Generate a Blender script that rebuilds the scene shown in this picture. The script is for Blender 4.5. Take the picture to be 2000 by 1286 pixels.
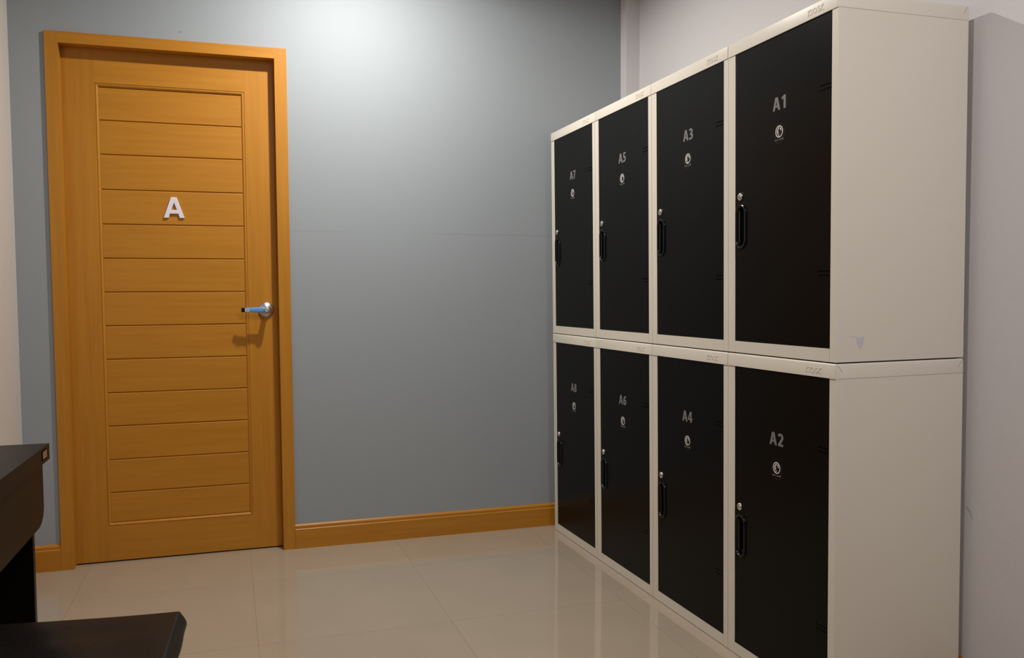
import bpy, bmesh, math, random
from mathutils import Vector, Matrix
from mathutils.geometry import tessellate_polygon

for o in list(bpy.data.objects):
    bpy.data.objects.remove(o, do_unlink=True)
SC = bpy.context.scene
COL = SC.collection
PI = math.pi
random.seed(4)

# ------------------------------------------------------------------ camera
CAM = Vector((0.6521, -3.7426, 1.0767))
yaw, pitch, roll = 0.30644, -0.05297, -0.006515
fw = Vector((math.sin(yaw)*math.cos(pitch), math.cos(yaw)*math.cos(pitch), math.sin(pitch)))
rt = Vector((math.cos(yaw), -math.sin(yaw), 0))
up = rt.cross(fw)
r2 = math.cos(roll)*rt + math.sin(roll)*up
u2 = -math.sin(roll)*rt + math.cos(roll)*up
cd = bpy.data.cameras.new('camera')
cam = bpy.data.objects.new('camera', cd)
COL.objects.link(cam)
M = Matrix((r2, u2, -fw)).transposed().to_4x4()
M.translation = CAM
cam.matrix_world = M
cd.sensor_fit = 'HORIZONTAL'
cd.sensor_width = 36.0
cd.lens = 1682.6*36/2000
cd.shift_x = 20.7/2000
cd.shift_y = 24.4/2000
cd.clip_start = 0.02
SC.camera = cam

# ------------------------------------------------------------------ world, exposure
w = bpy.data.worlds.new('world')
SC.world = w
w.use_nodes = True
w.node_tree.nodes['Background'].inputs[0].default_value = (0.0, 0.0, 0.0, 1)
w.node_tree.nodes['Background'].inputs[1].default_value = 0.0
SC.view_settings.view_transform = 'Standard'
SC.view_settings.look = 'None'
SC.view_settings.gamma = 1
SC.view_settings.exposure = 0.0
SC.view_settings.use_curve_mapping = False
try:
    SC.cycles.max_bounces = 10
    SC.cycles.diffuse_bounces = 6
    SC.cycles.sample_clamp_indirect = 4
except Exception:
    pass

CEIL = 2.62
LAMPS = [(1.17, -0.67, 32.0, (1.0, 0.965, 0.90)), (1.17, -2.60, 13.5, (1.0, 0.95, 0.89)), (1.95, -3.50, 19.5, (0.98, 0.955, 0.98))]  # last lamp is an added unseen fill, set off the row for the locker sides

# ------------------------------------------------------------------ materials
def mat(name, col, rough=0.5, metal=0.0, spec=0.5, bump=None, coat=0.0, ior=None, noise=None):
    """bump=(scale, strength, distance); noise=(scale, amount) slight colour mottling"""
    m = bpy.data.materials.new(name)
    m.use_nodes = True
    nt = m.node_tree
    b = nt.nodes['Principled BSDF']
    b.inputs['Base Color'].default_value = (*col, 1)
    b.inputs['Roughness'].default_value = rough
    b.inputs['Metallic'].default_value = metal
    b.inputs['Specular IOR Level'].default_value = spec
    b.inputs['Coat Weight'].default_value = coat
    if ior: b.inputs['IOR'].default_value = ior
    tc = nt.nodes.new('ShaderNodeTexCoord')
    if noise:
        n = nt.nodes.new('ShaderNodeTexNoise'); n.inputs['Scale'].default_value = noise[0]; n.inputs['Detail'].default_value = 4
        nt.links.new(tc.outputs['Object'], n.inputs['Vector'])
        mx = nt.nodes.new('ShaderNodeMix'); mx.data_type = 'RGBA'
        mx.inputs['A'].default_value = (*[c*(1-noise[1]) for c in col], 1)
        mx.inputs['B'].default_value = (*[min(1, c*(1+noise[1])) for c in col], 1)
        nt.links.new(n.outputs['Fac'], mx.inputs['Factor'])
        nt.links.new(mx.outputs['Result'], b.inputs['Base Color'])
    if bump:
        n = nt.nodes.new('ShaderNodeTexNoise'); n.inputs['Scale'].default_value = bump[0]; n.inputs['Detail'].default_value = 3
        nt.links.new(tc.outputs['Object'], n.inputs['Vector'])
        bp = nt.nodes.new('ShaderNodeBump'); bp.inputs['Strength'].default_value = bump[1]; bp.inputs['Distance'].default_value = bump[2]
        nt.links.new(n.outputs['Fac'], bp.inputs['Height'])
        nt.links.new(bp.outputs['Normal'], b.inputs['Normal'])
    return m

def wood(name, dark, light, stretch, rough=0.4, spec=0.4):
    m = bpy.data.materials.new(name); m.use_nodes = True
    nt = m.node_tree; b = nt.nodes['Principled BSDF']
    b.inputs['Roughness'].default_value = rough
    b.inputs['Specular IOR Level'].default_value = spec
    tc = nt.nodes.new('ShaderNodeTexCoord'); mp = nt.nodes.new('ShaderNodeMapping')
    mp.inputs['Scale'].default_value = stretch
    n = nt.nodes.new('ShaderNodeTexNoise'); n.inputs['Scale'].default_value = 1.0; n.inputs['Detail'].default_value = 6; n.inputs['Roughness'].default_value = 0.6
    cr = nt.nodes.new('ShaderNodeValToRGB')
    cr.color_ramp.elements[0].position = 0.3; cr.color_ramp.elements[0].color = (*dark, 1)
    cr.color_ramp.elements[1].position = 0.7; cr.color_ramp.elements[1].color = (*light, 1)
    bp = nt.nodes.new('ShaderNodeBump'); bp.inputs['Strength'].default_value = 0.25; bp.inputs['Distance'].default_value = 0.0006
    L = nt.links.new
    L(tc.outputs['Object'], mp.inputs['Vector']); L(mp.outputs['Vector'], n.inputs['Vector'])
    L(n.outputs['Fac'], cr.inputs['Fac']); L(cr.outputs['Color'], b.inputs['Base Color'])
    L(n.outputs['Fac'], bp.inputs['Height']); L(bp.outputs['Normal'], b.inputs['Normal'])
    return m

def emis(name, col, s):
    m = bpy.data.materials.new(name); m.use_nodes = True
    b = m.node_tree.nodes['Principled BSDF']
    b.inputs['Base Color'].default_value = (*col, 1)
    b.inputs['Emission Color'].default_value = (*col, 1); b.inputs['Emission Strength'].default_value = s
    return m

OR_D, OR_L = (0.44, 0.178, 0.014), (0.51, 0.218, 0.020)
m_wv = wood('orange_wood_upright', OR_D, OR_L, (60, 60, 2.5))
m_wh = wood('orange_wood_across', OR_D, OR_L, (2.5, 60, 60))
m_wy = wood('orange_wood_side', OR_D, OR_L, (60, 2.5, 60))
m_side = mat('white_wall_paint', (0.60, 0.555, 0.51), 0.75, bump=(90, 0.25, 0.002))
m_right = mat('lilac_white_wall_paint', (0.67, 0.645, 0.665), 0.8, bump=(190, 0.22, 0.0015))
m_ceil = mat('ceiling_paint', (0.28, 0.28, 0.28), 0.9)
m_front = mat('taupe_wall_paint', (0.26, 0.25, 0.24), 0.8)
m_cream = mat('cream_enamel', (0.715, 0.665, 0.58), 0.38, spec=0.35, bump=(220, 0.04, 0.0006))
m_black = mat('black_enamel', (0.0042, 0.0040, 0.0036), 0.30, spec=0.085, bump=(160, 0.05, 0.0006))
m_slot = mat('dark_slot', (0.001, 0.001, 0.001), 0.9, spec=0.0)
m_seam = mat('seam_shadow_gap', (0.30, 0.265, 0.22), 0.8)
m_bplastic = mat('black_gloss_plastic', (0.006, 0.006, 0.009), 0.22, spec=0.3)
m_chrome = mat('chrome', (0.75, 0.73, 0.70), 0.18, metal=1.0)
m_bright = mat('bright_nickel', (0.92, 0.90, 0.86), 0.38, metal=0.7)
m_satin = mat('satin_steel', (0.58, 0.58, 0.60), 0.33, metal=1.0)
m_grey = mat('grey_vinyl_letters', (0.20, 0.19, 0.185), 0.6, spec=0.3)
m_white = mat('white_print', (0.72, 0.70, 0.68), 0.5)
m_script = mat('pale_grey_print', (0.36, 0.35, 0.33), 0.6, spec=0.2)
m_sticker = mat('dark_clear_sticker', (0.0085, 0.0065, 0.0062), 0.3, spec=0.12)
m_letter = mat('white_plastic_letter', (0.80, 0.77, 0.86), 0.35)
m_film = mat('blue_protective_film', (0.12, 0.33, 0.72), 0.28, noise=(80, 0.25), bump=(60, 0.4, 0.002))
m_desk = wood('dark_wenge_laminate', (0.0035, 0.0023, 0.0013), (0.006, 0.004, 0.0026), (60, 3, 60), rough=0.36, spec=0.11)
m_blackfoot = mat('black_rubber', (0.01, 0.01, 0.01), 0.8)
m_leather = mat('black_leatherette', (0.0055, 0.0048, 0.0046), 0.40, spec=0.14, bump=(260, 0.5, 0.0012))
m_copper = mat('copper_label', (0.26, 0.12, 0.06), 0.5, noise=(300, 0.35))
m_residue = mat('paper_residue', (0.58, 0.55, 0.58), 0.8, noise=(120, 0.1))
m_trimw = mat('grey_metal_trim', (0.30, 0.30, 0.30), 0.4)
m_glow = emis('lamp_diffuser', (1.0, 0.94, 0.85), 6.0)
m_scuff = mat('grey_scuff', (0.22, 0.21, 0.21), 0.9)

# back wall: blue-grey paint with a plaster joint line
def wall_back_material():
    m = bpy.data.materials.new('blue_grey_wall_paint'); m.use_nodes = True
    nt = m.node_tree; b = nt.nodes['Principled BSDF']; L = nt.links.new
    b.inputs['Roughness'].default_value = 0.62; b.inputs['Specular IOR Level'].default_value = 0.35
    tc = nt.nodes.new('ShaderNodeTexCoord'); sp = nt.nodes.new('ShaderNodeSeparateXYZ')
    L(tc.outputs['Object'], sp.inputs[0])
    # joint height z = 1.357 - 0.006*x with a little wobble, broken up along x
    wob = nt.nodes.new('ShaderNodeTexNoise'); wob.inputs['Scale'].default_value = 3.0; L(tc.outputs['Object'], wob.inputs['Vector'])
    def math_(op, a, bb=None, c=None):
        n = nt.nodes.new('ShaderNodeMath'); n.operation = op
        for i, v in enumerate((a, bb, c)):
            if v is None: continue
            if isinstance(v, (int, float)): n.inputs[i].default_value = v
            else: L(v, n.inputs[i])
        return n.outputs[0]
    zc = math_('MULTIPLY_ADD', sp.outputs['X'], 0.006, -1.3635)
    d = math_('ABSOLUTE', math_('ADD', math_('ADD', sp.outputs['Z'], zc), math_('MULTIPLY', math_('SUBTRACT', wob.outputs['Fac'], 0.5), 0.008)))
    line = math_('SUBTRACT', 1.0, math_('MINIMUM', math_('MULTIPLY', d, 600.0), 1.0))
    def window(c, hw, soft):
        dx = math_('ABSOLUTE', math_('SUBTRACT', sp.outputs['X'], c))
        n = nt.nodes.new('ShaderNodeMapRange'); n.inputs['From Min'].default_value = hw+soft; n.inputs['From Max'].default_value = hw
        L(dx, n.inputs['Value']); return n.outputs[0]
    msk = math_('MINIMUM', math_('ADD', window(1.0, 0.06, 0.14), window(1.80, 0.14, 0.28)), 1.0)
    k = math_('MULTIPLY', math_('MULTIPLY', line, msk), 0.35)
    mx = nt.nodes.new('ShaderNodeMix'); mx.data_type = 'RGBA'
    mx.inputs['A'].default_value = (0.315, 0.345, 0.372, 1); mx.inputs['B'].default_value = (0.12, 0.13, 0.14, 1)
    L(k, mx.inputs['Factor']); L(mx.outputs['Result'], b.inputs['Base Color'])
    n2 = nt.nodes.new('ShaderNodeTexNoise'); n2.inputs['Scale'].default_value = 45; n2.inputs['Detail'].default_value = 4
    L(tc.outputs['Object'], n2.inputs['Vector'])
    hh = math_('ADD', math_('MULTIPLY', n2.outputs['Fac'], 0.25), math_('MULTIPLY', math_('MULTIPLY', line, msk), 0.5))
    bp = nt.nodes.new('ShaderNodeBump'); bp.inputs['Strength'].default_value = 0.25; bp.inputs['Distance'].default_value = 0.002
    L(hh, bp.inputs['Height']); L(bp.outputs['Normal'], b.inputs['Normal'])
    return m
m_back = wall_back_material()

def floor_material():
    m = bpy.data.materials.new('polished_beige_tiles'); m.use_nodes = True
    nt = m.node_tree; b = nt.nodes['Principled BSDF']; L = nt.links.new
    tc = nt.nodes.new('ShaderNodeTexCoord'); mp = nt.nodes.new('ShaderNodeMapping')
    mp.inputs['Location'].default_value = (-0.0999+0.618*8, 1.019+0.618*12, 0)
    L(tc.outputs['Object'], mp.inputs['Vector'])
    br = nt.nodes.new('ShaderNodeTexBrick'); br.offset = 0.0; br.squash = 1.0
    br.inputs['Scale'].default_value = 1.0; br.inputs['Brick Width'].default_value = 0.618; br.inputs['Row Height'].default_value = 0.618
    br.inputs['Mortar Size'].default_value = 0.0011; br.inputs['Mortar Smooth'].default_value = 0.2; br.inputs['Bias'].default_value = 0
    br.inputs['Color1'].default_value = (0.40, 0.325, 0.245, 1); br.inputs['Color2'].default_value = (0.415, 0.34, 0.255, 1)
    br.inputs['Mortar'].default_value = (0.31, 0.245, 0.185, 1)
    L(mp.outputs['Vector'], br.inputs['Vector'])
    n = nt.nodes.new('ShaderNodeTexNoise'); n.inputs['Scale'].default_value = 5; n.inputs['Detail'].default_value = 5
    L(tc.outputs['Object'], n.inputs['Vector'])
    mx = nt.nodes.new('ShaderNodeMix'); mx.data_type = 'RGBA'; mx.blend_type = 'MULTIPLY'; mx.inputs['Factor'].default_value = 0.12
    L(br.outputs['Color'], mx.inputs['A']); L(n.outputs['Fac'], mx.inputs['B']); L(mx.outputs['Result'], b.inputs['Base Color'])
    b.inputs['Roughness'].default_value = 0.06
    b.inputs['Specular IOR Level'].default_value = 0.5
    bp = nt.nodes.new('ShaderNodeBump'); bp.inputs['Strength'].default_value = 0.15; bp.inputs['Distance'].default_value = 0.0008; bp.invert = True
    L(br.outputs['Fac'], bp.inputs['Height']); L(bp.outputs['Normal'], b.inputs['Normal'])
    return m
m_floor = floor_material()

# ------------------------------------------------------------------ mesh helpers
def bx(bm, x0, x1, y0, y1, z0, z1, mi=0):
    v = [bm.verts.new(p) for p in ((x0,y0,z0),(x1,y0,z0),(x1,y1,z0),(x0,y1,z0),(x0,y0,z1),(x1,y0,z1),(x1,y1,z1),(x0,y1,z1))]
    fs = []
    for f in ((0,3,2,1),(4,5,6,7),(0,1,5,4),(1,2,6,5),(2,3,7,6),(3,0,4,7)):
        fc = bm.faces.new([v[i] for i in f]); fc.material_index = mi; fs.append(fc)
    return v, fs

def bevel_all(bm, off, seg=2, angle=0.6):
    es = [e for e in bm.edges if len(e.link_faces) == 2 and e.calc_face_angle(0) > angle]
    bmesh.ops.bevel(bm, geom=es, offset=off, segments=seg, profile=0.5, affect='EDGES', clamp_overlap=True)

def obj(name, bm, ms, parent=None, smooth=False, loc=None, rot=None):
    bmesh.ops.recalc_face_normals(bm, faces=bm.faces)
    me = bpy.data.meshes.new(name); bm.to_mesh(me); bm.free()
    for m in (ms if isinstance(ms, (list, tuple)) else [ms]): me.materials.append(m)
    if smooth:
        me.polygons.foreach_set('use_smooth', [True]*len(me.polygons))
        try: me.set_sharp_from_angle(angle=0.7)
        except Exception: pass
    o = bpy.data.objects.new(name, me); COL.objects.link(o)
    if parent: o.parent = parent
    if loc: o.location = loc
    if rot: o.rotation_euler = rot
    return o

def struct(o): o['kind'] = 'structure'; return o

def thing(name, label, cat, loc=(0,0,0), rot=(0,0,0), group=None):
    o = bpy.data.objects.new(name, None); COL.objects.link(o)
    o.empty_display_size = 0.05
    o.location = loc; o.rotation_euler = rot
    o['label'] = label; o['category'] = cat
    if group: o['group'] = group
    return o

def prism(bm, loops, fn, d0, d1, mi=0):
    """solid from 2D outer loop + holes; fn(u, v, d) -> 3D point"""
    flat = [p for lp in loops for p in lp]
    tris = tessellate_polygon([[Vector((p[0], p[1], 0)) for p in lp] for lp in loops])
    a = [bm.verts.new(fn(p[0], p[1], d0)) for p in flat]
    b = [bm.verts.new(fn(p[0], p[1], d1)) for p in flat]
    for t in tris:
        for vs in ([a[i] for i in t], [b[i] for i in reversed(t)]):
            try: bm.faces.new(vs).material_index = mi
            except ValueError: pass
    k = 0
    for lp in loops:
        n = len(lp)
        for i in range(n):
            j = (i+1) % n
            try: bm.faces.new((a[k+i], a[k+j], b[k+j], b[k+i])).material_index = mi
            except ValueError: pass
        k += n

def strip(bm, prof, fn, s0, s1, mi=0, caps=True):
    """sweep closed profile [(p,q)] along s from s0 to s1; fn(p,q,s)"""
    a = [bm.verts.new(fn(p, q, s0)) for p, q in prof]; b = [bm.verts.new(fn(p, q, s1)) for p, q in prof]
    n = len(prof)
    for i in range(n):
        j = (i+1) % n
        bm.faces.new((a[i], a[j], b[j], b[i])).material_index = mi
    if caps:
        bm.faces.new(a).material_index = mi; bm.faces.new(list(reversed(b))).material_index = mi

def lathe(bm, prof, fn, seg=32, mi=0):
    """prof [(r, h)], fn(x, y, h) -> 3D; ends closed when r == 0"""
    rings = []
    for r, h in prof:
        if r < 1e-6: rings.append([bm.verts.new(fn(0, 0, h))])
        else: rings.append([bm.verts.new(fn(r*math.cos(2*PI*k/seg), r*math.sin(2*PI*k/seg), h)) for k in range(seg)])
    for a, b in zip(rings, rings[1:]):
        for k in range(seg):
            k2 = (k+1) % seg
            if len(a) == 1 and len(b) > 1: f = (a[0], b[k], b[k2])
            elif len(b) == 1 and len(a) > 1: f = (a[k], b[0], a[k2])
            elif len(a) > 1: f = (a[k], b[k], b[k2], a[k2])
            else: continue
            bm.faces.new(f).material_index = mi

def stadium(cx, cy, w, h, n=10):
    r = w/2; c = h/2-r
    return [(cx+r*math.cos(t), cy+c+r*math.sin(t)) for t in [PI*i/n for i in range(n+1)]] + \
           [(cx+r*math.cos(t), cy-c+r*math.sin(t)) for t in [PI+PI*i/n for i in range(n+1)]]

def circ(cx, cy, rx, ry=None, n=28):
    ry = rx if ry is None else ry
    return [(cx+rx*math.cos(2*PI*i/n), cy+ry*math.sin(2*PI*i/n)) for i in range(n)]

# ------------------------------------------------------------------ lettering
def arc(cx, cy, rx, ry, a0, a1, n=12):
    return [(cx+rx*math.cos(math.radians(a0+(a1-a0)*i/n)), cy+ry*math.sin(math.radians(a0+(a1-a0)*i/n))) for i in range(n+1)]

def stroke(pts, w):
    """open polyline -> one closed outline of width w"""
    P = [Vector(p) for p in pts]; Lf, Rt = [], []
    for i, p in enumerate(P):
        d1 = (P[i]-P[i-1]).normalized() if i > 0 else None
        d2 = (P[i+1]-P[i]).normalized() if i < len(P)-1 else None
        if d1 is None: d1 = d2
        if d2 is None: d2 = d1
        n1 = Vector((-d1.y, d1.x)); n2 = Vector((-d2.y, d2.x)); n = (n1+n2)
        n.normalize(); k = 1/max(0.5, n.dot(n1))
        Lf.append(tuple(p+n*k*w/2)); Rt.append(tuple(p-n*k*w/2))
    return [Lf+Rt[::-1]]

def ring(cx, cy, rx, ry, w):
    return [circ(cx, cy, rx+w/2, ry+w/2), circ(cx, cy, rx-w/2, ry-w/2)]

def glyph(c, w=0.18):
    """list of (loops) in a box one unit high; returns shapes, advance"""
    h = w/2
    G = {
     'A': ([[[(0,0),(0.19,0),(0.25,0.23),(0.47,0.23),(0.53,0),(0.73,0),(0.48,1),(0.245,1)], [(0.29,0.38),(0.36,0.70),(0.43,0.38)]]], 0.78),
     '1': ([[[(0.24,0),(0.44,0),(0.44,1),(0.27,1),(0.03,0.84),(0.11,0.69),(0.24,0.77)]]], 0.5),
     '2': ([stroke([(0.06,0.80)]+arc(0.26,0.70,0.20,0.21,130,-20)+[(0.38,0.47),(0.14,h+0.04),(0.14,h)], w), [[(0.05,0),(0.53,0),(0.53,w*0.95),(0.05,w*0.95)]]], 0.58),
     '3': ([stroke(arc(0.20,0.73,0.21,0.18,140,-90), w*0.95), stroke(arc(0.20,0.29,0.25,0.20,100,-130), w)], 0.56),
     '4': ([[[(0.31,0),(0.49,0),(0.49,0.22),(0.60,0.22),(0.60,0.37),(0.49,0.37),(0.49,1),(0.27,1),(0.0,0.37),(0.0,0.22),(0.31,0.22)], [(0.31,0.37),(0.31,0.78),(0.15,0.37)]]], 0.62),
     '5': ([[[(0.09,1),(0.50,1),(0.50,0.84),(0.25,0.84),(0.235,0.62),(0.06,0.52)]], stroke([(0.08,0.56)]+arc(0.18,0.32,0.25,0.235,85,-130), w)], 0.56),
     '6': ([ring(0.29,0.31,0.18,0.22,w), stroke([(0.50,0.92)]+arc(0.47,0.36,0.36,0.55,105,180,8), w)], 0.58),
     '7': ([[[(0.02,1),(0.54,1),(0.54,0.87),(0.28,0),(0.07,0),(0.34,0.83),(0.02,0.83)]]], 0.56),
     '8': ([ring(0.28,0.74,0.15,0.175,w*0.9), ring(0.28,0.28,0.185,0.205,w)], 0.58),
     'K': ([stroke([(0.1,0),(0.1,1)], w), stroke([(0.58,1),(0.14,0.5),(0.58,0)], w)], 0.72),
     'I': ([stroke([(0.1,0),(0.1,1)], w)], 0.34),
     'O': ([ring(0.40,0.5,0.32,0.42,w)], 0.90),
     'S': ([stroke(arc(0.30,0.72,0.20,0.20,35,270)+arc(0.30,0.30,0.22,0.22,80,-150), w)], 0.68),
    }
    return G[c]

def letters(bm, text, fn, size, x0, z0, d0, d1, w=0.18, sx=1.0, gap=0.02, mi=0):
    x = x0
    for c in text:
        shapes, adv = glyph(c, w)
        for q, loops in enumerate(shapes):
            prism(bm, [[(x+p[0]*size*sx, z0+p[1]*size) for p in lp] for lp in loops], fn, d0, d1+(d1-d0)*0.12*q, mi)
        x += (adv+gap)*size*sx
    return x

# ------------------------------------------------------------------ the room
XL, XR, YN = -0.125, 2.50, -6.8
bm = bmesh.new(); bx(bm, XL-0.12, XR+0.12, YN-0.12, 0.2, -0.12, 0.0)
struct(obj('floor', bm, m_floor))
bm = bmesh.new(); bx(bm, XL-0.12, XR+0.12, YN-0.12, 0.2, CEIL, CEIL+0.1)
struct(obj('ceiling', bm, m_ceil))
# back wall with a hole for the door
DX0, DX1, DZ = 0.0, 0.904, 2.107
bm = bmesh.new()
prism(bm, [[(XL-0.12,0),(DX0+0.02,0),(DX0+0.02,DZ-0.02),(DX1-0.02,DZ-0.02),(DX1-0.02,0),(XR+0.12,0),(XR+0.12,CEIL),(XL-0.12,CEIL)]], lambda u,v,d: (u,d,v), 0.0, 0.12)
wb = struct(obj('wall_back', bm, m_back))
bm = bmesh.new(); bx(bm, XL-0.12, XL, YN, 0.0, 0, CEIL)
struct(obj('wall_left', bm, m_side))
bm = bmesh.new(); bx(bm, XR, XR+0.12, YN, 0.0, 0, CEIL)
struct(obj('wall_right', bm, m_right))
bm = bmesh.new(); bx(bm, 2.432, XR, -0.06, 0.0, 0, CEIL)
struct(obj('trim_1', bm, m_right))
bm = bmesh.new(); bx(bm, XL-0.12, XR+0.12, YN-0.12, YN, 0, CEIL)
struct(obj('wall_front', bm, m_front))
# corridor closed off behind the door
bm = bmesh.new(); bx(bm, XL-0.12, 1.1, 0.2, 0.22, 0, CEIL)
struct(obj('wall_corridor', bm, m_side))

def baseboard(name, fn, s0, s1, ms):
    t, h = 0.012, 0.105
    prof = [(0,0),(t,0),(t,h*0.79),(t-0.002,h*0.81),(t-0.004,h*0.815),(t-0.004,h*0.85),(t-0.0035,h*0.90),(t-0.005,h*0.945),(t-0.009,h*0.98),(0.002,h),(0,h)]
    bm = bmesh.new(); strip(bm, prof, fn, s0, s1)
    return struct(obj(name, bm, ms))
baseboard('baseboard_back', lambda p,q,s: (s,-p,q), DX1+0.0005, 2.43, m_wh)
baseboard('baseboard_back_left', lambda p,q,s: (s,-p,q), XL+0.015, DX0-0.0005, m_wh)
baseboard('baseboard_right', lambda p,q,s: (XR-p,s,q), YN+0.01, -0.062, m_wy)
baseboard('baseboard_left', lambda p,q,s: (XL+p,s,q), YN+0.01, -0.001, m_wy)
# small scuffs on the walls
bm = bmesh.new()
for a, b, wd in (((-1.966,0.512),(-1.984,0.492),0.0009), ((-1.969,0.513),(-1.985,0.499),0.0007), ((-1.981,0.494),(-1.988,0.483),0.0011)):
    lp = stroke([a, b], wd)[0]; prism(bm, [lp], lambda u,v,d: (XR-d,u,v), 0.0, 0.0004)
s_ = obj('scuff_marks', bm, m_scuff); s_.parent = bpy.data.objects['wall_right']
bm = bmesh.new()
prism(bm, [[(0.484,2.143),(0.490,2.146),(0.500,2.147),(0.497,2.1435),(0.490,2.142)]], lambda u,v,d: (u,-d,v), 0.0, 0.0005)
s_ = obj('paint_chip', bm, m_scuff); s_.parent = wb

# ------------------------------------------------------------------ the door
door = bpy.data.objects.new('door_1', None); COL.objects.link(door)
door['kind'] = 'structure'
door['label'] = 'orange stained wooden door in grey wall with white letter A and lever handle'
YC, YL = -0.011, 0.043            # casing face, leaf face
IX0, IX1, IZ = 0.047, 0.855, 2.064
for x0, x1 in ((DX0, IX0), (IX1, DX1)):
    bm = bmesh.new(); bx(bm, x0, x1, YC, 0.13, 0, DZ); bevel_all(bm, 0.003, 2)
    obj('door_jamb', bm, m_wv, door, smooth=True)
bm = bmesh.new(); bx(bm, IX0-0.001, IX1+0.001, YC+0.0002, 0.13, IZ, DZ); bevel_all(bm, 0.003, 2)
obj('door_head', bm, m_wh, door, smooth=True)
# rebate stop behind the leaf
bm = bmesh.new(); bx(bm, IX0-0.002, IX1+0.002, 0.088, 0.10, 0.0, IZ+0.002); obj('door_stop', bm, m_wv, door)
# leaf: stiles, rails, moulding and thirteen grooved planks
leaf = bpy.data.objects.new('door_leaf', None); COL.objects.link(leaf); leaf.parent = door
PX0, PX1, PZ0, PZ1 = 0.1655, 0.7335, 0.148, 1.931
LX0, LX1, LZ0, LZ1 = IX0+0.0002, IX1-0.0006, 0.006, IZ-0.0006
for x0, x1 in ((LX0, PX0), (PX1, LX1)):
    bm = bmesh.new(); bx(bm, x0, x1, YL, YL+0.038, LZ0, LZ1); bevel_all(bm, 0.0006, 1); obj('stile', bm, m_wv, leaf)
for z0, z1 in ((LZ0, PZ0), (PZ1, LZ1)):
    bm = bmesh.new(); bx(bm, PX0, PX1, YL+0.0002, YL+0.038, z0, z1); bevel_all(bm, 0.0006, 1); obj('rail', bm, m_wh, leaf)
MW = 0.014
prof = [(0.0,0.0),(0.0006,0.0022),(0.0022,0.0024),(0.0034,0.0008),(0.0065,0.0002),(0.0100,0.0022),(0.0122,0.0052),(0.0128,0.0072),(MW,0.0072),(MW,0.03),(0,0.03)]
bm = bmesh.new()
for k in range(4):
    corners = [(PX0,PZ0),(PX1,PZ0),(PX1,PZ1),(PX0,PZ1)]
    inn = [(1,1),(-1,1),(-1,-1),(1,-1)]
    i, j = k, (k+1) % 4
    a = [bm.verts.new((corners[i][0]+inn[i][0]*p, YL+q, corners[i][1]+inn[i][1]*p)) for p, q in prof]
    b = [bm.verts.new((corners[j][0]+inn[j][0]*p, YL+q, corners[j][1]+inn[j][1]*p)) for p, q in prof]
    for t in range(len(prof)-1): bm.faces.new((a[t], a[t+1], b[t+1], b[t]))
bmesh.ops.remove_doubles(bm, verts=bm.verts, dist=1e-5)
obj('moulding', bm, m_wv, leaf, smooth=True)
zs = [PZ0+MW] + [0.285,0.421,0.558,0.694,0.830,0.966,1.102,1.238,1.375,1.513,1.652,1.787] + [PZ1-MW]
yp = YL+0.006; g = 0.0030; prof = [(yp+0.02, zs[0])]
for k in range(len(zs)-1):
    z0, z1 = zs[k], zs[k+1]
    if k == 0: prof.append((yp+0.003, z0))
    else: prof += [(yp+0.0055, z0)]
    prof += [(yp+0.0008, z0+g*0.85), (yp, z0+g*1.3) if False else (yp, z0+g)]
    # the plank above: sharp lower edge, eased upper edge
    prof += [(yp, z1-0.0050), (yp+0.0010, z1-0.0026), (yp+0.0055, z1-0.0010)]
prof.append((yp+0.02, zs[-1]))
# each groove: eased top of the lower plank, then the sharp lower edge of the plank above
bm = bmesh.new(); strip(bm, prof, lambda p,q,s: (s,p,q), PX0+MW-0.001, PX1-MW+0.001)
obj('plank_panel', bm, m_wh, leaf)
# letter A
bm = bmesh.new()
Ax, Az, As = 0.409, 1.404, 0.085
shp, _ = glyph('A')
big = [[(0.0,0.0),(0.22,0.0),(0.28,0.20),(0.66,0.20),(0.72,0.0),(0.94,0.0),(0.60,0.99),(0.34,0.99)], [(0.34,0.385),(0.47,0.72),(0.60,0.385)]]
prism(bm, [[(Ax+p[0]*As, Az+p[1]*As) for p in lp] for lp in big], lambda u,v,d: (u,d,v), yp+0.0005, yp-0.0075)
bmesh.ops.recalc_face_normals(bm, faces=bm.faces)
es = [e for e in bm.edges if len(e.link_faces) == 2 and e.calc_face_angle(0) > 0.3 and max(v.co.y for v in e.verts) < yp-0.007 + 0.0006]
bmesh.ops.bevel(bm, geom=es, offset=0.0018, segments=2, profile=0.6, affect='EDGES')
lt = obj('door_letter', bm, m_letter, door); lt['label'] = 'raised white plastic letter A'
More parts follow.
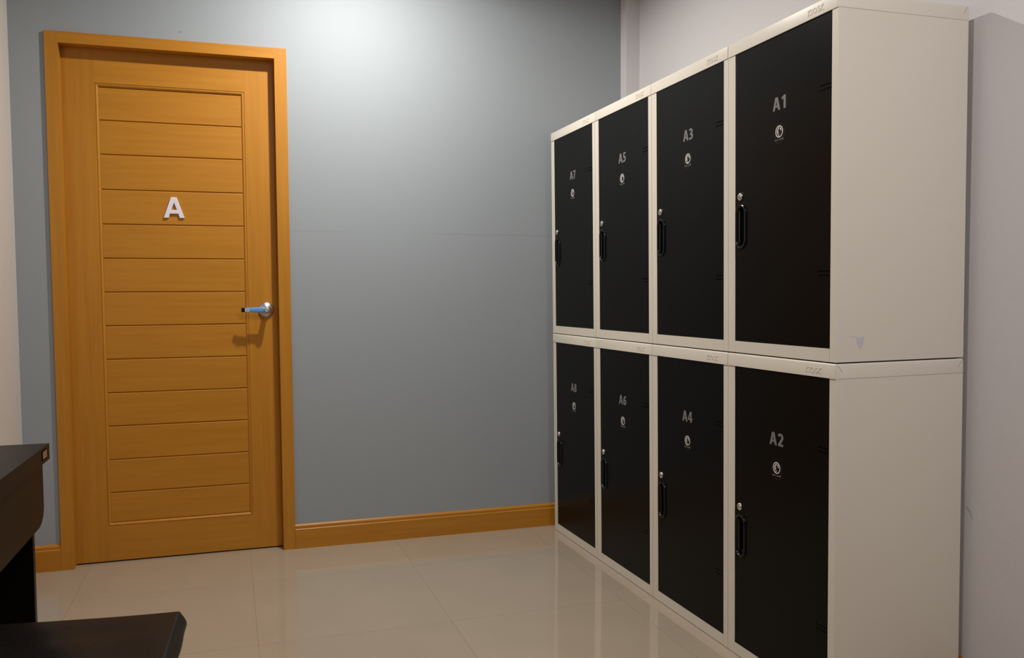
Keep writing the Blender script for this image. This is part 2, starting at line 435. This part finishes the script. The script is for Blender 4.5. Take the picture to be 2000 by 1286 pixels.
# lever handle
hd = bpy.data.objects.new('door_handle', None); COL.objects.link(hd); hd.parent = door
hd['label'] = 'satin steel lever handle with blue film'
hd.location = (0.8045, YL, 1.0245)
bm = bmesh.new(); f_ = lambda x,y,h: (x, -h, y)
lathe(bm, [(0,0),(0.031,0),(0.032,0.0015),(0.0315,0.004),(0.029,0.0075),(0.024,0.0105),(0.017,0.0125),(0.0145,0.0145),(0.0135,0.018),(0,0.018)], f_, 40)
obj('rosette', bm, m_satin, hd, smooth=True)
bm = bmesh.new()
lathe(bm, [(0,0.016),(0.0105,0.016),(0.0105,0.040),(0.0125,0.044),(0.0125,0.058),(0.0118,0.0605),(0.0095,0.061),(0.009,0.0602),(0,0.0602)], f_, 32)
obj('neck', bm, m_satin, hd, smooth=True)
def lever_part(x0, x1, mname, nm, grow=0.0, lab=None):
    bm = bmesh.new(); n = 12; rings = []
    for i in range(n+1):
        x = x0+(x1-x0)*i/n; t = -x/0.095
        hh = (0.0118-0.0035*t)+grow; dd = (0.0058-0.0012*t)+grow; yc = -0.052+0.006*t*t
        rings.append([bm.verts.new((x, yc+dd*math.copysign(abs(math.sin(a))**0.7, math.sin(a)), hh*math.copysign(abs(math.cos(a))**0.7, math.cos(a)))) for a in [2*PI*k/20 for k in range(20)]])
    for a, b in zip(rings, rings[1:]):
        for k in range(20): bm.faces.new((a[k], a[(k+1)%20], b[(k+1)%20], b[k]))
    bm.faces.new(rings[0]); bm.faces.new(list(reversed(rings[-1])))
    o = obj(nm, bm, mname, hd, smooth=True)
    if lab: o['label'] = lab
    return o
lever_part(-0.006, -0.099, m_satin, 'lever')
lever_part(-0.012, -0.084, m_film, 'protective_film', 0.0006, 'blue plastic film wrapped round the lever')
lever_part(-0.0865, -0.1015, m_bplastic, 'lever_tip', 0.0007, 'black end of the lever')
bm = bmesh.new()
for x0, x1 in ((-0.0865, -0.0825), (-0.0790, -0.0775), (-0.0715, -0.0700)):
    bx(bm, x0, x1, -0.0555, -0.0535, -0.0075, 0.0075)
for z0 in (-0.0075, 0.006): bx(bm, -0.079, -0.070, -0.0558, -0.0540, z0, z0+0.0015)
bx(bm, -0.0765, -0.073, -0.0558, -0.0540, -0.002, 0.003)
fp = obj('film_print', bm, m_white, hd); fp['label'] = 'white printed bars on the blue film'
bm = bmesh.new()
lathe(bm, [(0,0.0595),(0.0078,0.0595),(0.0078,0.062),(0.0066,0.0635),(0,0.0635)], f_, 28)
bx(bm, -0.0008, 0.0008, -0.0638, -0.062, -0.0045, 0.0045, 1)
bx(bm, -0.0008, 0.006, -0.0638, -0.0625, -0.0006, 0.0006, 1)
obj('lock_cylinder', bm, [m_bright, m_slot], hd, smooth=True)

# ------------------------------------------------------------------ lockers
# local frame: x along the row (towards the viewer), y into the cabinet, z up
LW, LD = 0.4728, 0.3976
def make_locker(H, num, mesh_src=None):
    """returns root Empty; shape meshes are shared when mesh_src is given"""
    root = thing('locker', '', 'locker')
    TC = 0.037                                   # cap band height
    D0, D1 = 0.0345, 0.4485                      # door opening
    DZ0, DZ1 = 0.0365, H-TC+0.002
    if mesh_src is None:
        # body: sides, back, bottom, top and front stiles
        bm = bmesh.new(); F = 0.0
        bx(bm, 0.0, LW, 0.018, LD, 0.002, H-0.002)                       # closed box behind the front frame
        bx(bm, 0.0, D0-0.0005, F, 0.018, 0.002, H-0.002)                 # left stile
        bx(bm, D1+0.001, LW, F, 0.018, 0.002, H-0.002)                   # right stile
        bevel_all(bm, 0.0038, 3)
        body = obj('cabinet_body', bm, m_cream, root, smooth=True)
        bm = bmesh.new(); bx(bm, D0-0.0005, D1-0.0005, 0.0004, 0.018, 0.002, DZ0-0.0015); bevel_all(bm, 0.0010, 2)
        obj('bottom_rail', bm, m_cream, root, smooth=True)
        bm = bmesh.new(); bx(bm, 0.006, LW-0.006, 0.004, LD-0.006, 0.0, 0.004)
        obj('base_plinth', bm, m_blackfoot, root)
        # cap: wraps round the top; mitred crease at both front corners, embossed lettering
        bm = bmesh.new(); bx(bm, -0.0008, LW+0.0008, -0.0022, LD+0.001, H-TC, H)
        es = [e for e in bm.edges if abs(e.verts[0].co.z-e.verts[1].co.z) > 0.01 or min(v.co.z for v in e.verts) > H-0.001]
        bmesh.ops.bevel(bm, geom=es, offset=0.0045, segments=3, profile=0.5, affect='EDGES')
        for (y0, y1) in ((0.0045, 0.018), (LD-0.017, LD-0.004)):
            up_ = y0 < 0.1
            za, zb = (H-0.003, H-0.021) if up_ else (H-0.022, H-0.003)
            prism(bm, stroke([(y0, za), (y1, zb)], 0.0008), lambda u,v,d: (d,u,v), LW+0.0004, LW+0.0011, 1)
        obj('top_cap', bm, [m_cream, m_seam], root, smooth=True)
        bm = bmesh.new()
        letters(bm, 'KIOSK', lambda u,v,d: (u,-d,v), 0.0145, 0.3600, H-0.0275, 0.0020, 0.0031, w=0.15, sx=1.25, gap=0.02)
        e = obj('embossed_lettering', bm, m_cream, root)
        # door with slots and a cut-out for the pull
        yf = 0.0012
        loops = [[(D0,DZ0),(D1-0.0012,DZ0),(D1-0.0012,DZ1),(D0,DZ1)], stadium(0.0645, 0.3665, 0.038, 0.112)]
        slots = [(0.4035, 0.4462, z) for z in (0.2175, 0.2285, 0.6765, 0.6875)]
        for x0, x1, z in slots: loops.append([(x0,z-0.0011),(x1,z-0.0011),(x1,z+0.0011),(x0,z+0.0011)])
        bm = bmesh.new(); prism(bm, loops, lambda u,v,d: (u,d,v), yf, 0.0165)
        dr = obj('locker_door', bm, m_black, root)
        for x0, x1, z in slots:
            bm = bmesh.new(); bx(bm, x0+0.0002, x1-0.0002, yf+0.0040, 0.016, z-0.0010, z+0.0010)
            obj('vent_slot', bm, m_slot, dr)
        # recessed pull with a raised rim
        bm = bmesh.new(); C = (0.0645, 0.3665)
        prof = [(0.0520,0.128,-0.0008),(0.0500,0.126,0.0038),(0.0465,0.1225,0.0050),(0.0400,0.116,0.0046),(0.0360,0.112,0.0020),(0.0340,0.110,-0.0060),(0.0290,0.105,-0.0130),(0.0100,0.086,-0.0145)]
        rings = [[bm.verts.new((x, yf-h, z)) for x, z in stadium(C[0], C[1], w_, h_, 12)] for w_, h_, h in prof]
        for a, b in zip(rings, rings[1:]):
            n = len(a)
            for k in range(n): bm.faces.new((a[k], a[(k+1)%n], b[(k+1)%n], b[k]))
        bm.faces.new(rings[-1])
        # grip lip on the left inside of the recess
        lip = stadium(C[0]-0.0105, C[1], 0.0075, 0.095, 8)
        prism(bm, [lip], lambda u,v,d: (u,d,v), yf+0.009, yf-0.0005)
        obj('recessed_pull', bm, m_bplastic, dr, smooth=True)
        bm = bmesh.new(); f = lambda x,y,h: (0.0605+x, yf-h, 0.4525+y)
        lathe(bm, [(0,0),(0.0112,0),(0.0115,0.002),(0.0105,0.004),(0.0085,0.0052),(0.0070,0.0048),(0.0065,0.0062),(0.003,0.0070),(0,0.0070)], f, 24)
        bx(bm, 0.0599, 0.0611, yf-0.0074, yf-0.006, 0.4490, 0.4560, 1)
        obj('lock', bm, [m_chrome, m_slot], dr, smooth=True)
        # round sticker with emblem
        ex, ez = (0.2400, 0.6030) if H < 0.9 else (0.2350, 0.5970)
        bm = bmesh.new(); prism(bm, [circ(ex, ez-0.003, 0.0275, 0.0275, 36)], lambda u,v,d: (u,d,v), yf+0.0002, yf-0.0002)
        obj('round_sticker', bm, m_sticker, dr)
        bm = bmesh.new(); ff = lambda u,v,d: (ex+u, d, ez+0.0035+v)
        def put(loops): prism(bm, loops, ff, yf-0.0001, yf-0.0005)
        put([circ(0,0,0.0160), circ(0,0,0.0134)])
        put([[(-0.0090,-0.0020),(-0.0100,0.0020),(-0.0075,0.0065),(-0.0030,0.0110),(0.0005,0.0118),(-0.0018,0.0080),(-0.0015,0.0050),(-0.0035,0.0062),(-0.0052,0.0040),(-0.0045,0.0015),(-0.0068,0.0005)]])
        put([[(-0.0095,-0.0035),(-0.0060,-0.0010),(-0.0035,0.0008),(-0.0015,-0.0012),(-0.0030,-0.0035),(-0.0048,-0.0030),(-0.0055,-0.0065),(-0.0080,-0.0070)]])
        put([[(0.0022,0.0108),(0.0055,0.0092),(0.0088,0.0050),(0.0098,0.0012),(0.0075,0.0005),(0.0062,0.0040),(0.0040,0.0062),(0.0026,0.0078)]])
        put([circ(-0.0018,-0.0095,0.0021,0.0021,10)])
        put([[(-0.0035,-0.0072),(-0.0020,-0.0062),(-0.0016,-0.0075)]])
        obj('emblem', bm, m_white, dr)['label'] = 'white ring emblem with small splashes inside'
        # tiny handwriting under the ring
        bm = bmesh.new()
        wave = [(-0.0170+0.0011*i, -0.0215+0.0009*math.sin(i*1.9)) for i in range(30)]
        put(stroke(wave[:12], 0.0006)); put(stroke(wave[14:28], 0.0006))
        put(stroke([(-0.0172,-0.0200),(-0.0166,-0.0232)], 0.0008)); put(stroke([(0.0128,-0.0215),(0.0152,-0.0185),(0.0172,-0.0240)], 0.0010))
        obj('handwritten_line', bm, m_script, dr)['label'] = 'tiny pale handwriting under the emblem'
        parts = (root, dr)
    else:
        src = mesh_src
        drs = [c for c in src.children if c.name.startswith('locker_door')][0]
        dr = None
        for c in src.children:
            n = c.copy(); COL.objects.link(n); n.parent = root
            if c is drs: dr = n
        for c in drs.children:
            if c.name.startswith('locker_number'): continue
            n = c.copy(); COL.objects.link(n); n.parent = dr
    # the number in grey vinyl
    bm = bmesh.new()
    letters(bm, num, lambda u,v,d: (u,d,v), 0.0350, (0.2115 if H < 0.9 else 0.2030), (0.6640 if H < 0.9 else 0.6625), 0.0013, 0.0008, w=0.19, sx=1.28, gap=0.03)
    nb = obj('locker_number', bm, m_grey, dr); nb['label'] = 'grey vinyl number ' + num
    return root

ROT = math.radians(0.46) - PI/2
LEAN = 0.0072
def locker_at(o, t, base):
    th = math.radians(0.46); P = 0.47483
    x = 2.0645 + t*P*math.sin(th) - LEAN*base
    y = -0.0801 - t*P*math.cos(th)
    o.location = (x, y, base); o.rotation_euler = (LEAN, 0, ROT)
H_LO, H_UP = 0.9035, 0.8985
info = {
 'A7': (0, 1, 'black-doored steel locker A7, top row, in the corner by the grey wall'),
 'A5': (1, 1, 'black-doored steel locker A5, top row, between lockers A7 and A3'),
 'A3': (2, 1, 'black-doored steel locker A3, top row, between lockers A5 and A1'),
 'A1': (3, 1, 'black-doored steel locker A1, top row, nearest, cream side panel with paper residue'),
 'A8': (0, 0, 'black-doored steel locker A8, bottom row, on the floor by the baseboard corner'),
 'A6': (1, 0, 'black-doored steel locker A6, bottom row, standing under locker A5'),
 'A4': (2, 0, 'black-doored steel locker A4, bottom row, standing under locker A3'),
 'A2': (3, 0, 'black-doored steel locker A2, bottom row, nearest, standing under locker A1'),
}
proto = {}
for num, (t, tier, lab) in info.items():
    H = H_UP if tier else H_LO
    r = make_locker(H, num, proto.get(tier))
    proto.setdefault(tier, r)
    r['label'] = lab; r['group'] = 'numbered steel lockers in two stacked rows'
    locker_at(r, t, 0.9050 if tier else 0.0)
    if num == 'A1':
        bm = bmesh.new()
        prism(bm, [[(0.061,0.063),(0.070,0.0635),(0.083,0.0640),(0.0835,0.054),(0.080,0.044),(0.074,0.0345),(0.069,0.036),(0.064,0.044),(0.0605,0.052)]],
              lambda u,v,d: (d,u,v), LW-0.0002, LW+0.0004)
        prism(bm, stroke([(0.042,0.0635),(0.050,0.066),(0.060,0.062)], 0.0012), lambda u,v,d: (d,u,v), LW-0.0002, LW+0.0002)
        rs = obj('paper_residue', bm, m_residue, r); rs['label'] = 'torn whitish scrap of stuck paper'

# ------------------------------------------------------------------ desk
desk = thing('desk', 'dark brown desk with rounded front panel, at left edge beside the wall', 'desk', (0.2585, -1.587, 0), (0, 0, math.radians(-1.0)))
DL = 1.10; DD = 0.355
# local: x <= 0 towards the wall, y <= 0 towards the viewer
bm = bmesh.new(); bx(bm, -DD, 0, -DL, 0, 0.7145, 0.7500); bevel_all(bm, 0.0012, 1)
obj('desk_top', bm, m_desk, desk)
def rounded_panel(y0, y1, z0, z1, r, n=8):
    pts = [(y0, z1), (y1, z1)]
    pts += [(y1-r+r*math.cos(a), z0+r*0.75*(1+math.sin(a))) for a in [-i*PI/2/n for i in range(n+1)]]
    pts += [(y0+r-r*math.sin(a), z0+r*0.75*(1-math.cos(a))) for a in [i*PI/2/n for i in range(n+1)]]
    return pts
bm = bmesh.new()
prism(bm, [rounded_panel(-DL+0.020, -0.020, 0.574, 0.7142, 0.055)], lambda u,v,d: (d,u,v), -0.030, -0.011)
obj('front_panel', bm, m_desk, desk)
for nm, y0 in (('side_panel', -0.046), ('side_panel', -DL+0.028)):
    bm = bmesh.new(); bx(bm, -DD+0.01, -0.0305, y0, y0+0.018, 0, 0.7140); bevel_all(bm, 0.001, 1)
    obj(nm, bm, m_desk, desk)
bm = bmesh.new(); bx(bm, -DD+0.012, -DD+0.028, -DL+0.048, -0.048, 0.30, 0.7140); obj('modesty_panel', bm, m_desk, desk)
bm = bmesh.new(); f = lambda x,y,h: (-0.011+h, -0.412+x, 0.690+y)
lathe(bm, [(0,-0.002),(0.0115,-0.002),(0.0120,0.001),(0.0105,0.0035),(0.006,0.004),(0,0.004)], f, 24)
bx(bm, -0.0075, -0.0065, -0.4135, -0.4105, 0.685, 0.695, 1)
obj('desk_lock', bm, [m_satin, m_slot], desk, smooth=True)
bm = bmesh.new(); bx(bm, -0.0002, 0.0007, -0.076, -0.029, 0.7225, 0.7435, 1); bx(bm, 0.0002, 0.0011, -0.071, -0.032, 0.7250, 0.7415)
lb = obj('edge_label', bm, [m_copper, m_slot], desk); lb['label'] = 'small copper coloured label on the desk edge'

# ------------------------------------------------------------------ stool
stool = thing('stool', 'low stool with padded black leatherette seat, in front of dark desk', 'stool', (0.334, -2.103, 0), (0, 0, math.radians(-3.0)))
SW, SDp, ST, SH = 0.405, 0.400, 0.066, 0.450
bm = bmesh.new()
nx, ny, nz = 26, 26, 10
def seat_pt(u, v, w_):
    # u, v in [-1, 1]; w_ in [-1, 1]
    x = u*SW/2; y = v*SDp/2; z = SH-ST/2+w_*ST/2
    side = max(abs(u), abs(v))
    if w_ > 0.99:
        z += 0.003*math.sin(u*7+v*3)*(1-side)**0.7 + 0.002*math.sin(v*9-u*2)*(1-side) - 0.003*(1-abs(u)**3)*(abs(v)**6)
    k = math.sqrt(max(0, 1-w_*w_))
    b = 0.0135*min(1.0, (1-w_)/0.95 if w_ > 0.05 else (1+w_)/1.05+0.0)*(1+0.12*math.sin(w_*4+u*5+v*7))
    if abs(u) > 0.999: x += math.copysign(b, u)
    if abs(v) > 0.999: y += math.copysign(b, v)
    return (x, y-0.075*x, z)
def seat_face(fn, na, nb):
    vs = [[bm.verts.new(fn(-1+2*i/na, -1+2*j/nb)) for j in range(nb+1)] for i in range(na+1)]
    for i in range(na):
        for j in range(nb): bm.faces.new((vs[i][j], vs[i+1][j], vs[i+1][j+1], vs[i][j+1]))
seat_face(lambda a, b: seat_pt(a, b, 1), nx, ny); seat_face(lambda a, b: seat_pt(a, b, -1), nx, ny)
seat_face(lambda a, b: seat_pt(1, a, b), ny, nz); seat_face(lambda a, b: seat_pt(-1, a, b), ny, nz)
seat_face(lambda a, b: seat_pt(a, 1, b), nx, nz); seat_face(lambda a, b: seat_pt(a, -1, b), nx, nz)
bmesh.ops.remove_doubles(bm, verts=bm.verts, dist=1e-4)
so = obj('seat', bm, m_leather, stool, smooth=True)
for p_ in so.data.polygons: p_.use_smooth = True
md = so.modifiers.new('soft', 'BEVEL'); md.width = 0.004; md.segments = 3; md.limit_method = 'ANGLE'; md.angle_limit = 0.6
bm = bmesh.new()
for y in (-0.185, 0.160): bx(bm, -0.185, 0.185, y, y+0.025, 0.345, 0.384)
for x in (-0.185, 0.160): bx(bm, x, x+0.025, -0.16, 0.16, 0.345, 0.384)
obj('frame', bm, m_desk, stool)
for x in (-0.188, 0.160):
    for y in (-0.188, 0.160):
        bm = bmesh.new(); bx(bm, x, x+0.028, y, y+0.028, 0.0, 0.345); bevel_all(bm, 0.002, 1); obj('leg', bm, m_desk, stool)

# ------------------------------------------------------------------ ceiling downlights
places = ['above the door', 'above the middle of the lockers', 'added unseen near the right wall to light the locker sides']
for (x, y, p, c), pl in zip(LAMPS, places):
    d = thing('ceiling_downlight', 'round recessed ceiling downlight ' + pl, 'ceiling light', (x, y, CEIL), group='ceiling downlights')
    bm = bmesh.new()
    lathe(bm, [(0.0335,0.0),(0.0335,-0.0015),(0.059,-0.0015),(0.0600,-0.0128),(0.063,-0.0145),(0.068,-0.0145),(0.080,-0.012),(0.086,-0.0015),(0.086,0.0),(0.0335,0.0)], lambda a,b,h: (a,b,h), 48)
    obj('trim_ring', bm, m_trimw, d, smooth=True)
    bm = bmesh.new(); lathe(bm, [(0,0.0),(0.033,0.0),(0.033,-0.003),(0,-0.003)], lambda a,b,h: (a,b,h), 40)
    obj('diffuser', bm, m_glow, d)
    ld = bpy.data.lights.new('lamp', 'AREA'); ld.shape = 'DISK'; ld.size = 0.064; ld.energy = p; ld.color = c
    lo = bpy.data.objects.new('lamp', ld); COL.objects.link(lo); lo.parent = d; lo.location = (0, 0, -0.0045)
